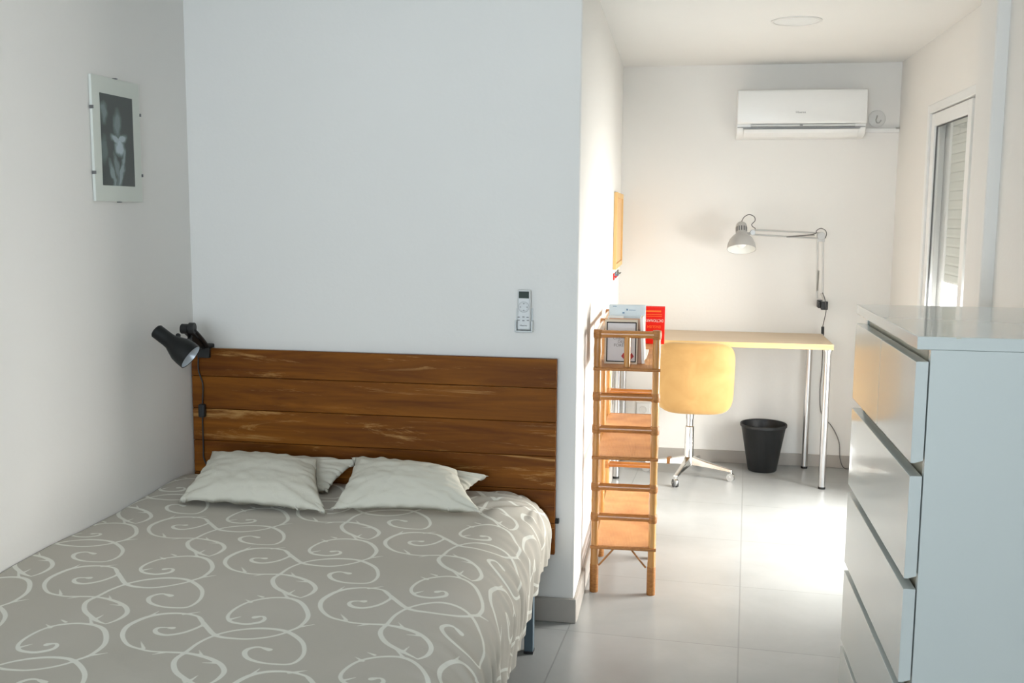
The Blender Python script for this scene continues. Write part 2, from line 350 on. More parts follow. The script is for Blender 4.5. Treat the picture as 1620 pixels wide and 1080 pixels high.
# balcony door with half-lowered roller shutter
win = bpy.data.objects.new('window_1', None); C.objects.link(win); win.location = (XR+.03, (DY0+DY1)/2, 0); WL[win.name] = Vector(win.location)
tag(win, kind='structure')
def ring(x0, x1, y0, y1, z0, z1, t):
    bm = bmesh.new(); box(bm, x0, x1, y0, y0+t, z0, z1); box(bm, x0, x1, y1-t, y1, z0, z1); box(bm, x0, x1, y0+t, y1-t, z1-t, z1); box(bm, x0, x1, y0+t, y1-t, z0, z0+t); return bm
obj('window_frame', ring(XR-.006, XR+.075, DY0, DY1, 0, DZ, .042), M['alu_white'], win, bevel=.003)
mid = (DY0+DY1)/2
obj('sash', ring(XR+.006, XR+.036, mid-.03, DY1-.046, .046, DZ-.046, .062), M['alu_white'], win, bevel=.003)
obj('sash', ring(XR+.04, XR+.068, DY0+.046, mid+.03, .046, DZ-.046, .062), M['alu_white'], win, bevel=.003)
obj('gasket', ring(XR+.016, XR+.024, mid+.032, DY1-.108, .108, DZ-.108, .005), M['gasket'], win)
obj('pane', B(XR+.018, XR+.022, mid+.03, DY1-.106, .106, DZ-.106), M['glass'], win)
obj('pane', B(XR+.052, XR+.056, DY0+.106, mid-.03, .106, DZ-.106), M['glass'], win)
obj('track', B(XR+.016, XR+.030, DY1-.058, DY1-.050, .046, DZ-.046), M['gasket'], win)
bm = bmesh.new(); z = DZ-.02
while z > 1.19:
    pr = [(XR+.090, z), (XR+.0865, z-.006), (XR+.086, z-.034), (XR+.0885, z-.0446), (XR+.098, z-.0446), (XR+.098, z)]
    a = [bm.verts.new((x, DY0+.03, q)) for x, q in pr]; b = [bm.verts.new((x, DY1-.03, q)) for x, q in pr]
    bm.faces.new(a); bm.faces.new(b[::-1])
    for i in range(6): bm.faces.new((a[i], a[(i+1) % 6], b[(i+1) % 6], b[i]))
    z -= .0445
shut = obj('roller_shutter', bm, M['shutter'], win, smooth=False)
obj('shutter_guide', B(XR+.076, XR+.104, DY1-.13, DY1-.001, 0, DZ), M['alu_white'], win)
obj('shutter_guide', B(XR+.076, XR+.104, DY0+.001, DY0+.03, 0, DZ), M['alu_white'], win)
# bedroom window behind the camera
bm = bmesh.new()
for q in ((-1.5, -1.45, .6, 2.1), (.35, .4, .6, 2.1), (-1.45, .35, 2.05, 2.1), (-1.45, .35, .6, .65), (-.58, -.52, .65, 2.05)): box(bm, q[0], q[1], -1.8, -1.74, q[2], q[3])
w2 = obj('window_2', bm, M['alu_white'])
tag(w2, kind='structure')

# ================================================================== BED
bed = thing('bed_frame', 'blue-grey steel bed frame, its square leg showing under the duvet', 'bed', (-1.15, 2.55, 0))
FX0, FX1, FY0, FY1 = -1.80, -.485, 1.62, 3.305
bm = bmesh.new()
box(bm, FX0, FX0+.03, FY0, FY1, .235, .275); box(bm, FX1-.03, FX1, FY0, FY1, .235, .275); box(bm, FX0, FX1, FY0, FY0+.03, .235, .275); box(bm, FX0, FX1, FY1-.03, FY1, .235, .275)
box(bm, -1.15, -1.12, FY0, FY1, .235, .27)
obj('frame_rail', bm, M['frame_steel'], bed, bevel=.002)
bm = bmesh.new()
for i in range(13): box(bm, FX0+.03, FX1-.05, 1.66+i*.127, 1.72+i*.127, .276, .288)
obj('slats', bm, M['pine'], bed)
for x in (FX0, FX1-.03):
    for y in (FY0, FY1-.034):
        l = obj('leg', B(x, x+.03, y, y+.034, .008, .236), M['frame_steel'], bed, bevel=.002)
        obj('foot_cap', B(x-.001, x+.031, y-.001, y+.035, 0, .0085), M['black_plastic'], l)
mt = obj('mattress', B(-1.812, -.525, 1.62, 3.50, .289, .446), M['mattress'], loc=(-1.15, 2.55, .289), bevel=.05, seg=4)
tag(mt, 'mattress lying under the scroll-print duvet', 'mattress')
hb = thing('headboard', 'wide headboard of worn brown-stained wooden planks behind the pillows', 'headboard', (-1.14, 3.55, .26))
bm = bmesh.new()
for z0, z1 in ((.262, .3782), (.3798, .5002), (.5018, .6232), (.6248, .7462), (.7478, .8692), (.8708, .9745)):
    box(bm, -1.832, -.449, 3.536, 3.557, z0, z1)
obj('planks', bm, M['headboard'], hb, bevel=.0015, seg=1)
obj('backing_board', B(-1.83, -.452, 3.5575, 3.5675, .262, .972), M['groove'], hb)
obj('bracket', B(-.452, -.436, 3.545, 3.562, .375, .392), M['black_metal'], hb, bevel=.002)

# ---- duvet with printed scrolls
STROKES= [[(0.012, 0.016), (-0.005, 0.016), (-0.021, 0.011), (-0.022, -0.004), (-0.007, -0.02), (0.022, -0.025), (0.052, -0.004), (0.069, 0.031), (0.07, 0.055), (0.048, 0.086), (0.022, 0.1), (-0.015, 0.104), (-0.054, 0.092), (-0.082, 0.063), (-0.096, 0.013), (-0.091, -0.024), (-0.073, -0.058), (-0.041, -0.09), (-0.004, -0.106), (0.029, -0.114), (0.064, -0.111), (0.106, -0.106), (0.143, -0.112), (0.182, -0.128), (0.216, -0.153), (0.238, -0.184), (0.242, -0.213), (0.237, -0.238), (0.226, -0.259)], [(0.177, 0.111), (0.193, 0.119), (0.204, 0.109), (0.204, 0.092), (0.187, 0.077), (0.165, 0.071), (0.13, 0.079), (0.109, 0.107), (0.107, 0.145), (0.12, 0.188), (0.147, 0.216), (0.183, 0.231), (0.222, 0.23), (0.257, 0.211), (0.287, 0.173), (0.305, 0.132), (0.305, 0.082), (0.292, 0.056), (0.279, 0.032), (0.254, 0.007), (0.222, -0.011), (0.192, -0.016), (0.151, -0.013), (0.124, -0.0), (0.095, 0.03), (0.067, 0.061), (0.037, 0.093)], [(0.288, -0.06), (0.258, -0.051), (0.24, -0.066), (0.241, -0.088), (0.26, -0.113), (0.293, -0.128), (0.327, -0.13), (0.36, -0.123), (0.372, -0.1), (0.37, -0.06), (0.348, -0.009), (0.311, 0.03), (0.275, 0.052), (0.238, 0.056), (0.198, 0.048), (0.158, 0.027), (0.13, -0.005), (0.112, -0.051), (0.107, -0.1), (0.102, -0.133), (0.11, -0.163), (0.134, -0.199), (0.168, -0.227), (0.198, -0.247), (0.226, -0.259)]]
THORNS= [[(-0.079, 0.068), (-0.072, 0.106)], [(-0.004, 0.1), (0.03, 0.121)], [(0.005, -0.103), (-0.023, -0.067)], [(0.064, -0.111), (0.04, -0.129)], [(0.155, -0.118), (0.13, -0.085)], [(0.206, -0.145), (0.168, -0.147)], [(0.186, -0.24), (0.191, -0.208)], [(0.129, -0.27), (0.106, -0.258)], [(0.302, 0.076), (0.336, 0.099)], [(0.214, 0.232), (0.18, 0.273)], [(0.131, 0.194), (0.106, 0.212)], [(0.124, 0.093), (0.143, 0.111)]]

def scroll_field():
    """signed distance to the printed vine lines over one rectangle of the repeat, 2 mm grid"""
    a1 = np.array([.778, -.025]); a2 = np.array([.018, .500]); A = np.array([a1, a2]).T; Ai = np.linalg.inv(A)
    NU, NV = 390, 250
    U, V = np.meshgrid((np.arange(NU)+.5)/NU, (np.arange(NV)+.5)/NV, indexing='ij')
    P = np.stack([U, V], -1) @ A.T; best = np.full(U.shape, 9.)
    segs = []
    for st in STROKES:
        c = catmull([(x, y, 0) for x, y in st], 4); n = len(c)
        acc = 0; L = [0]
        for i in range(1, n): acc += (c[i]-c[i-1]).length; L.append(acc)
        for i in range(n-1):
            ends = min(1, .35+L[i]/.10, .35+(acc-L[i])/.08); sw = .5+.5*math.sin(L[i]*16+1.2)
            hw = (.0032+.0023*sw)*ends
            d = c[i+1]-c[i]; vert = abs(d.y)/(d.length+1e-9); hw += .0010*vert
            segs.append(((c[i].x, c[i].y), (c[i+1].x, c[i+1].y), hw, hw))
        b = c[0]; segs.append(((b.x, b.y), (c[2].x, c[2].y), .0075, .005))
    for (p, q) in THORNS: segs.append((p, q, .0042, .0012))
    for (p, q, h0, h1) in segs:
        p, q = np.array(p), np.array(q); mid = (p+q)/2
        uv = Ai @ mid
        base = np.floor(uv)
        for half in (0, .5):
            for i in (-1, 0, 1):
                for j in (-1, 0, 1):
                    off = A @ (np.array([i, j])-base+half)
                    P0, Q0 = p+off, q+off; m = (P0+Q0)/2; um = Ai @ m
                    if um[0] < -.2 or um[0] > 1.2 or um[1] < -.2 or um[1] > 1.2: continue
                    i0 = max(0, int((um[0]-.14)*NU)); i1 = min(NU, int((um[0]+.14)*NU)); j0 = max(0, int((um[1]-.2)*NV)); j1 = min(NV, int((um[1]+.2)*NV))
                    if i0 >= i1 or j0 >= j1: continue
                    X = P[i0:i1, j0:j1]; d = Q0-P0; t = np.clip(((X-P0) @ d)/(d @ d+1e-12), 0, 1)
                    dist = np.linalg.norm(X-(P0+t[..., None]*d), axis=-1)-(h0+(h1-h0)*t)
                    best[i0:i1, j0:j1] = np.minimum(best[i0:i1, j0:j1], dist)
    return best, Ai, NU, NV
def build_duvet():
    F, Ai, NU, NV = scroll_field()
    F = np.minimum(F, .05)
    step = .0036
    ys = np.arange(1.50, 3.5275, step)
    hem_y = [1.5, 2.30, 2.44, 2.58, 2.74, 2.86, 3.05, 3.19, 3.30, 3.40, 3.53]; hem_z = [.15, .165, .17, .175, .185, .20, .235, .272, .274, .276, .29]
    # cross-section by arc length: flat top, broad quarter ellipse, hanging hem
    X0, XE, RX, RZ, ZT = -1.832, -.625, .170, .14, .500
    th = np.linspace(0, math.pi/2, 60); ex = XE+RX*np.sin(th); ez = ZT-RZ+RZ*np.cos(th)
    arc = np.concatenate([[0], np.cumsum(np.hypot(np.diff(ex), np.diff(ez)))]); LA = arc[-1]
    flat = XE-X0; NS = int((flat+LA+.16)/step)
    S_, Y_ = np.meshgrid(np.linspace(0, 1, NS), ys, indexing='ij')
    hz = np.interp(ys, hem_y, hem_z); hang = np.maximum((ZT-RZ)-hz, -.2); Ltot = flat+LA+hang
    s = S_*Ltot[None, :]
    X = np.where(s < flat, X0+s, 0.); Z = np.full_like(s, ZT)
    mid = (s >= flat) & (s < flat+LA); X[mid] = np.interp(s[mid]-flat, arc, ex); Z[mid] = np.interp(s[mid]-flat, arc, ez)
    lo = s >= flat+LA; X[lo] = XE+RX-.07*(s[lo]-flat-LA); Z[lo] = ZT-RZ-(s[lo]-flat-LA)
    Y = Y_.copy()
    side = np.clip((s-flat)/(LA+.04), 0, 1)
    # gentle quilted swell of the top, ruffles along the hanging side
    def nz(a, b, c): return np.array([noise.noise(Vector(p)) for p in np.stack([a.ravel(), b.ravel(), c.ravel()], -1)]).reshape(a.shape)
    gs, gy = 10, 10
    sub = lambda arr: arr[::gs, ::gy]
    def up(arr):
        a0 = np.arange(arr.shape[0])*gs; b0 = np.arange(arr.shape[1])*gy
        ii = np.minimum(np.arange(s.shape[0]), a0[-1]); jj = np.minimum(np.arange(s.shape[1]), b0[-1])
        t = np.array([np.interp(ii, a0, arr[:, k]) for k in range(arr.shape[1])]).T
        return np.array([np.interp(jj, b0, t[k]) for k in range(t.shape[0])])
    n1 = up(nz(sub(s)*2.2, sub(Y)*2.2, sub(s)*0)); n2 = up(nz(sub(s)*7, sub(Y)*7, sub(s)*0+5)); n3 = up(nz(sub(Y)*9, sub(s)*2.5, sub(s)*0+9))
    Z += (.010*n1+.0035*n2)*(1-.6*side)
    Z += -.022*np.clip((2.75-Y)/.8, 0, 1)*np.exp(-(s/.30)**2) + .010*np.exp(-((s-.05)/.07)**2)*np.clip((Y-3.0)/.4, 0, 1)
    ruf = np.sin(Y*58+3*n3+2.2*np.sin(Y*13))*.5+np.sin(Y*97+1.7+4*n2)*.35
    amp = .0090*side**1.5
    X += ruf*amp*1.2; Z += ruf*amp*.7*(side < .98)
    # pulled creases that run from the head-end corner
    cx = np.hypot(X+.50, Y-3.44); ang = np.arctan2(Y-3.44, X+.50)
    Z += .0055*np.sin(ang*15+3*n2)*np.exp(-((cx-.17)/.11)**2)
    # hem scallop
    hemw = np.clip((S_-.93)/.07, 0, 1); Z += hemw*.006*np.sin(Y*41+2*n3)
    # foot end turns down
    ft = np.clip((1.72-Y)/.22, 0, 1); Z -= .20*ft**2
    # head end settles
    hd = np.clip((Y-3.42)/.11, 0, 1); Z -= .018*hd**2
    # print: distance looked up in the repeat, by cloth coordinates (s across, Y along)
    Px = np.stack([(X0+s)+.80, Y_-2.377], -1) @ Ai.T; fu = (Px[..., 0] % 1)*NU-.5; fv = (Px[..., 1] % 1)*NV-.5
    i0 = np.floor(fu).astype(int); j0 = np.floor(fv).astype(int); tu, tv = fu-i0, fv-j0
    D = ((F[i0 % NU, j0 % NV]*(1-tu)+F[(i0+1) % NU, j0 % NV]*tu)*(1-tv)+(F[i0 % NU, (j0+1) % NV]*(1-tu)+F[(i0+1) % NU, (j0+1) % NV]*tu)*tv)
    base = Vector((-1.15, 2.55, .5)); n, m = s.shape
    co = np.stack([X-base.x, Y-base.y, Z-base.z], -1).reshape(-1, 3)
    idx = np.arange(n*m).reshape(n, m); q = np.stack([idx[:-1, :-1], idx[1:, :-1], idx[1:, 1:], idx[:-1, 1:]], -1).reshape(-1, 4)
    me = bpy.data.meshes.new('duvet'); me.vertices.add(n*m); me.vertices.foreach_set('co', co.ravel().astype(np.float32))
    me.loops.add(q.size); me.loops.foreach_set('vertex_index', q.ravel().astype(np.int32)); me.polygons.add(len(q))
    me.polygons.foreach_set('loop_start', (np.arange(len(q))*4).astype(np.int32)); me.update(calc_edges=True); me.validate()
    at = me.attributes.new('scroll_distance', 'FLOAT', 'POINT'); at.data.foreach_set('value', D.ravel().astype(np.float32))
    me.polygons.foreach_set('use_smooth', np.ones(len(q), bool)); me.materials.append(M['duvet'])
    o = bpy.data.objects.new('duvet', me); C.objects.link(o); o.location = base
    sol = o.modifiers.new('thickness', 'SOLIDIFY'); sol.thickness = .008; sol.offset = -1
    return o
tag(build_duvet(), 'greige duvet printed with pale curling vines, spread over the bed', 'duvet')

# ---- pillows
def pillow(label, cor, bulge, seed, back=.35):
    BL, BR, TR, TL = [Vector(c) for c in cor]; nu, nv = 60, 44; bm = bmesh.new()
    nrm = ((BR-BL).cross(TL-BL)).normalized(); grid = {}
    for sgn in (1, -1):
        for i in range(nu+1):
            for j in range(nv+1):
                u, v = -1+2*i/nu, -1+2*j/nv; edge = i in (0, nu) or j in (0, nv)
                if sgn == -1 and edge: grid[-1, i, j] = grid[1, i, j]; continue
                uu = u*(1-.075*(1-v*v)**1.0*abs(u)**3); vv = v*(1-.085*(1-u*u)*abs(v)**3)
                p = (BL*(1-uu)*(1-vv)+BR*(1+uu)*(1-vv)+TR*(1+uu)*(1+vv)+TL*(1-uu)*(1+vv))/4
                h = ((1-abs(u)**2.6)*(1-abs(v)**2.6))**.55
                q = Vector((u*2.3+seed, v*2.3, seed*1.7)); wr = noise.noise(q)*.10+noise.noise(q*2.6)*.07
                r = math.hypot(u, v); a = math.atan2(v, u); crease = math.sin(a*19+4*noise.noise(q*1.4))*.055*max(0, r-.62)*1.8
                k = bulge*(1 if sgn > 0 else back)
                p = p+nrm*sgn*k*h*(1+wr)+nrm*(crease*.16*(1 if not edge else .8))*(sgn if not edge else 1)*.6
                if edge: p = p+nrm*.004*noise.noise(Vector((u*6, v*6, seed)))+(BL*0)
                grid[sgn, i, j] = bm.verts.new(p)
    for sgn in (1, -1):
        for i in range(nu):
            for j in range(nv):
                f = [grid[sgn, i, j], grid[sgn, i+1, j], grid[sgn, i+1, j+1], grid[sgn, i, j+1]]
                if len(set(f)) == 4: bm.faces.new(f if sgn > 0 else f[::-1])
    c = (BL+BR+TR+TL)/4
    o = obj('pillow', bm, M['pillow'], loc=(c.x, c.y, min(BL.z, BR.z)), recalc=True)
    for p in o.data.polygons: p.use_smooth = True
    for e in o.data.edges: e.use_edge_sharp = False
    return tag(o, label, 'pillow', 'cream pillows on the bed')
pillow('front left cream pillow lying over another beside the wall', [(-1.675, 3.105, .515), (-1.135, 3.070, .515), (-1.285, 3.39, .604), (-1.700, 3.42, .606)], .062, 1.3, -.45)
pillow('cream pillow mostly hidden beneath the front left one, its end poking out between the pairs', [(-1.64, 3.30, .512), (-1.22, 3.31, .515), (-1.160, 3.485, .585), (-1.66, 3.49, .590)], .038, 4.1, .1)
pillow('front right cream pillow with its crumpled right end, nearest the bed edge', [(-1.135, 3.105, .515), (-.640, 3.165, .515), (-.770, 3.36, .600), (-1.15, 3.41, .616)], .062, 7.7, -.45)
pillow('cream pillow beneath the front right one, its rounded end poking out towards the bed edge', [(-1.12, 3.32, .512), (-.75, 3.31, .512), (-.672, 3.44, .566), (-1.190, 3.475, .600)], .046, 9.2, .1)

# ---- clip lamp at the headboard
lp = thing('clip_lamp', 'small black spot lamp clipped to the left end of the headboard', 'lamp', (-1.785, 3.50, .97))
b0, b1 = Vector((-1.765, 3.165, 1.083)), Vector((-1.641, 3.105, .994)); ax = (b1-b0)
ax.y = .004; ax = ax.normalized(); Ls = (b1-b0).length+.008
prof = [(0, -.001), (.021, 0), (.0245, .004), (.0245, .050), (.026, .066), (.034, .084), (.0425, .105), (.0455, .128), (.0462, .150), (.0445, .150), (.043, .128), (.030, .082), (.018, .070), (0, .070)]
bm = bmesh.new(); lathe(bm, prof, b0, ax, 40, cap=False); shd = obj('lamp_shade', bm, M['black_metal'], lp)
bm = bmesh.new(); lathe(bm, [(.0438, .1485), (.0420, .128), (.029, .083), (.017, .0715), (0, .0712)], b0, ax, 36, cap=False); obj('reflector', bm, M['silver_inner'], shd, recalc=True)
bm = bmesh.new(); lathe(bm, [(0, .072), (.012, .074), (.013, .088), (.022, .104), (.024, .116), (.018, .130), (0, .136)], b0, ax, 24, cap=False); obj('light_bulb', bm, M['bulb'], shd)
side_pt = b0+ax*.07+Vector((.012, .02, .024)); jt = Vector((-1.757, 3.36, 1.062))
obj('arm', T([side_pt, Vector((-1.715, 3.22, 1.036)), Vector((-1.735, 3.33, 1.028)), jt+Vector((0, .03, -.025))], .0085, smooth=5), M['black_plastic'], lp)
bm = bmesh.new(); cyl(bm, jt+Vector((-.022, .01, .004)), jt+Vector((.006, .01, .004)), .018); cyl(bm, jt+Vector((.006, .012, .006)), jt+Vector((.026, .014, .006)), .021); obj('pivot_knob', bm, M['black_plastic'], lp, bevel=.002)
bm = bmesh.new(); tube(bm, [jt+Vector((-.005, .01, 0)), (-1.763, 3.44, 1.02), (-1.776, 3.525, .985)], .014, 12, 5); tube(bm, [jt+Vector((.022, .014, .002)), (-1.742, 3.45, 1.02), (-1.76, 3.53, .98)], .007, 10, 5)
obj('stem', bm, M['black_plastic'], lp)
bm = bmesh.new(); box(bm, -1.80, -1.752, 3.519, 3.535, .940, .985); box(bm, -1.80, -1.752, 3.519, 3.567, .976, .990); obj('clamp', bm, M['black_plastic'], lp, bevel=.003)
obj('cord', T([(-1.80, 3.53, .945), (-1.800, 3.528, .89), (-1.785, 3.528, .84), (-1.788, 3.528, .77), (-1.79, 3.528, .72), (-1.79, 3.528, .60), (-1.785, 3.52, .555), (-1.755, 3.515, .505)], .0028, smooth=6), M['black_plastic'], lp)
obj('inline_switch', B(-1.800, -1.775, 3.512, 3.533, .715, .765), M['black_plastic'], lp, bevel=.005)

# ---- picture on the left wall
pc = thing('picture', 'frameless glass clip picture of pale flowers on a dark ground, on the left wall', 'picture', (XL+.001, 3.081, 1.705))
obj('backing', B(XL+.001, XL+.010, 2.944, 3.219, 1.512, 1.899), M['mat_paper'], pc)
obj('photograph', B(XL+.010, XL+.0108, 2.986, 3.175, 1.562, 1.848), M['photo'], pc)
obj('glass_cover', B(XL+.0112, XL+.0132, 2.942, 3.221, 1.510, 1.901), M['glass'], pc)
for y, z, hz_ in ((2.942, 1.80, 1), (2.942, 1.60, 1), (3.221, 1.80, 1), (3.221, 1.60, 1), (3.08, 1.901, 0), (3.08, 1.510, 0)):
    obj('clip', B(XL+.002, XL+.0148, y-(.0016 if hz_ else .005), y+(.0016 if hz_ else .005), z-(.005 if hz_ else .0016), z+(.005 if hz_ else .0016)), M['clip'], pc)

# ---- remote control on the partition
rm = thing('remote_holder', 'pale plastic wall holder carrying the air conditioner remote', 'holder', (-.571, YP, 1.08))
bm = bmesh.new(); box(bm, -.600, -.540, YP-.004, YP-.0005, 1.070, 1.150); box(bm, -.602, -.5955, YP-.026, YP-.001, 1.069, 1.108); box(bm, -.5445, -.538, YP-.026, YP-.001, 1.069, 1.108); box(bm, -.602, -.538, YP-.028, YP-.0005, 1.066, 1.0725)
obj('cradle', bm, M['remote_holder'], rm, bevel=.002)
rc = thing('remote_control', 'small pale remote control with a dark display, hanging on the wall right of the bed', 'remote control', (-.570, YP-.014, 1.075))
obj('body', B(-.594, -.546, YP-.024, YP-.006, 1.074, 1.217), M['remote'], rc, bevel=.006, seg=3)
obj('display', B(-.588, -.552, YP-.0252, YP-.0235, 1.187, 1.211), M['lcd'], rc, bevel=.0005)
bm = bmesh.new(); lathe(bm, [(.0185, 0), (.0185, .0012), (.0165, .0016), (.0165, .0004)], (-.570, YP-.0238, 1.156), (0, -1, 0), 40); lathe(bm, [(0, 0), (.015, 0), (.014, .0018), (0, .002)], (-.570, YP-.0238, 1.156), (0, -1, 0), 40, cap=False)
dbt = obj('dial_button', bm, M['remote'], rc)
bm = bmesh.new(); lathe(bm, [(.0192, 0), (.0192, .0010), (.0180, .0012), (.0180, 0)], (-.570, YP-.0238, 1.156), (0, -1, 0), 40, cap=False); obj('dial_ring', bm, M['grey_mark'], dbt)
for k, (x, z) in enumerate(((-.588, 1.120), (-.571, 1.121), (-.556, 1.120), (-.588, 1.109), (-.571, 1.108), (-.555, 1.109), (-.582, 1.156), (-.558, 1.156), (-.570, 1.168), (-.570, 1.145))):
    obj('button', B(x-.0022 if k > 5 else x-.004, x+.0022 if k > 5 else x+.004, YP-.0262 if k > 5 else YP-.0252, YP-.0238, z-.0015, z+.0015), M['grey_mark'], rc)
text('lettering', 'Hisense', .0082, M['dark_mark'], rc, (-.5705, YP-.0245, 1.0905), (1, 0, 0), (0, 0, 1), .0004)

# ================================================================== STUDY
# ---- bamboo shelf
sh = thing('bamboo_shelf', 'tall narrow bamboo and cane shelf unit standing end-on against the partition', 'shelf', (-.2235, 4.33, 0))
PX0, PX1 = -.336, -.112; PY = (3.90, 4.33, 4.76)
RZ_ = (1.028, .785, .657, .427, .307)
for x in (PX0, PX1):
    for y in PY:
        bm = bmesh.new(); rr = []; zz = []
        ztop = .902 if (x == PX1 and y != PY[0]) else 1.038
        for k in range(43):
            z = k*ztop/42; zz.append((x, y, z)); node = min(abs(z-n_) for n_ in (.13, .36, .60, .73, .955)); rr.append(.0148+(.0016 if node < .013 else 0))
        tube(bm, zz, rr, 14); po = obj('post', bm, M['rattan'], sh)
        for z in RZ_:
            if (y == PY[1] and z < 1) or z > ztop: continue
            bm = bmesh.new(); lathe(bm, [(.0160, -.017), (.0178, -.013), (.0186, 0), (.0178, .013), (.0160, .017)], (x, y, z), (0, 0, 1), 14); obj('cane_binding', bm, M['binding'], po)
        bm = bmesh.new(); lathe(bm, [(.0160, 0), (.0172, .002), (.0174, .11), (.0160, .114)], (x, y, 0), (0, 0, 1), 14); obj('foot_wrap', bm, M['binding'], po)
for y in (3.90, 4.76):
    for z in RZ_:
        if y > 4 and z > 1: continue
        bm = bmesh.new(); tube(bm, [(PX0+.012, y, z), (PX0+.08, y, z), (-.23, y, z), (-.15, y, z), (PX1-.012, y, z)], [.0152, .0138, .0146, .0138, .0152], 12, 0)
        obj('rail', bm, M['rattan_h'], sh)
    if y < 4: obj('upright', T([(-.2235, y, .902), (-.2235, y, 1.02)], .0125, 12), M['rattan'], sh)
    for s_ in ((-.262, -.318), (-.190, -.134)):
        bm = bmesh.new(); tube(bm, [(s_[0], y, .176), (s_[1], y, .108)], .0038, 8); obj('brace', bm, M['binding'], sh)
for x in (PX0, PX1):
    if x == PX0: obj('rail', T([(x, 3.9, 1.028), (x, 4.76, 1.028)], .0125, 12), M['rattan'], sh)
    bm = bmesh.new(); tube(bm, [(x, 3.9, .115), (x, 4.76, .115)], .010, 12); obj('rail', bm, M['rattan'], sh)
for z in (.900, .551, .192):
    s_ = obj('shelf_panel', B(PX0+.004, PX1-.004, 3.892, 4.768, z-.014, z), M['woven'], sh, bevel=.002)
    for y in (3.884, 4.776): obj('edge_cane', T([(PX0-.016, y, z-.006), (PX1+.016, y, z-.006)], .0062, 10), M['binding'], s_)
sh.rotation_euler.z = .028; sh.location.x -= .012

# ---- books on the shelf
def book(label, x0, x1, y0, y1, z0, z1, cover, spine='L', group=None, rot=0, lean=0):
    c = Vector(((x0+x1)/2, (y0+y1)/2, z0)); t = thing('book', label, 'book', c, group)
    th = .0014; bm = bmesh.new(); box(bm, x0, x1, y0, y0+th, z0, z1); box(bm, x0, x1, y1-th, y1, z0, z1)
    box(bm, *((x0, x0+th) if spine == 'L' else (x1-th, x1)), y0+th, y1-th, z0, z1); obj('cover', bm, cover, t)
    obj('pages', B(x0+(th if spine == 'L' else .003), x1-(.003 if spine == 'L' else th), y0+th, y1-th, z0+.0025, z1-.0025), M['pages'], t)
    t.rotation_euler = (0, lean, rot); return t
GB = 'books standing on the bamboo shelf'
b = book('cream paperback with a black-bordered title panel, front of the bamboo shelf', -.318, -.190, 3.985, 4.008, .9005, 1.074, M['cover_cream'], group=GB)
obj('title_panel', B(-.3085, -.1965, 3.9843, 3.9848, .9105, 1.064), M['panel_grey'], b)
bm = bmesh.new(); yy = (3.9836, 3.9842)
box(bm, -.3105, -.3065, *yy, .9085, 1.066); box(bm, -.1985, -.1945, *yy, .9085, 1.066); box(bm, -.3065, -.1985, *yy, 1.062, 1.066); box(bm, -.3065, -.1985, *yy, .9085, .9125); obj('border', bm, M['black_ink'], b)
for s_, z, k in (('CHEMINS', 1.002, .0135), ('DES', .988, .0135), ('FORÊTS', .974, .0145)): text('lettering', s_, k*1.12, M['grey_ink'], b, (-.2535, 3.9838, z), (1, 0, 0), (0, 0, 1), .0003)
bm = bmesh.new()
for x in (-.243, -.2115):
    pts = [(x-.009, .932), (x, .921), (x+.009, .932), (x, .946)]; vs = [bm.verts.new((p[0], 3.9839, p[1])) for p in pts]; bm.faces.new(vs)
obj('emblem', bm, M['red_ink'], b)
book('peach-covered paperback directly behind the black-bordered one', -.305, -.176, 4.016, 4.036, .9005, 1.076, M['cover_peach'], group=GB)
b3 = book('thin white paperback leaning on the right of the peach one', -.172, -.160, 3.99, 4.12, .9035, 1.083, M['cover_white'], group=GB, lean=-.055)
b4 = book('taller white paperback with small blue print, rearmost on the bamboo shelf', -.312, -.166, 4.11, 4.135, .9005, 1.122, M['cover_ice'], group=GB)
for q in ((-.297, -.282, 1.115, 1.1175), (-.243, -.236, 1.1, 1.107), (-.232, -.206, 1.1015, 1.1035), (-.2585, -.250, 1.088, 1.094)): obj('print_mark', B(q[0], q[1], 4.1085, 4.1092, q[2], q[3]), M['blue_ink'], b4)
book('small off-white paperback at the left, its top just above the black-bordered one', -.312, -.250, 4.045, 4.070, .9005, 1.082, M['cover_white'], group=GB)
def flat_book(label, x0, x1, y0, y1, z0, z1, cover, rot=0):
    t = thing('book', label, 'book', ((x0+x1)/2, (y0+y1)/2, z0), GB); th = .0015; bm = bmesh.new()
    box(bm, x0, x1, y0, y1, z0, z0+th); box(bm, x0, x1, y0, y1, z1-th, z1); box(bm, x0, x0+th, y0, y1, z0+th, z1-th); obj('cover', bm, cover, t)
    obj('pages', B(x0+th, x1-.003, y0+.003, y1-.003, z0+th, z1-th), M['pages'], t); t.rotation_euler.z = rot; return t
flat_book('thin white booklet lying flat on the bamboo shelf before the red dictionary', -.215, -.160, 4.15, 4.40, .9005, .9075, M['cover_white'])
rd = book('red dictionary standing upside down at the rear of the bamboo shelf', -.192, -.101, 4.655, 4.690, .9005, 1.070, M['red_cover'], spine='R', group=GB)
zf = lambda t: 1.070-t*.1695
X_, Z_ = (-1, 0, 0), (0, 0, -1); yf = 4.6544
text('lettering', 'DICTIONARY', .0180, M['white_ink'], rd, (-.148, yf, zf(.37)), X_, Z_, .0003, sx=.76)
text('lettering', 'ENGLISH', .0180, M['orange_ink'], rd, (-.149, yf, zf(.535)), X_, Z_, .0003, sx=.86)
text('lettering', 'ALLI', .0135, M['white_ink'], rd, (-.125, yf, zf(.86)), X_, Z_, .0003)
bm = bmesh.new(); box(bm, -.184, -.114, yf-.0003, yf+.0003, zf(.215), zf(.20)); box(bm, -.184, -.114, yf-.0003, yf+.0003, zf(.262), zf(.25)); box(bm, -.186, -.118, yf-.0003, yf+.0003, zf(.14), zf(.10)); obj('print_lines', bm, M['orange_ink'], rd)

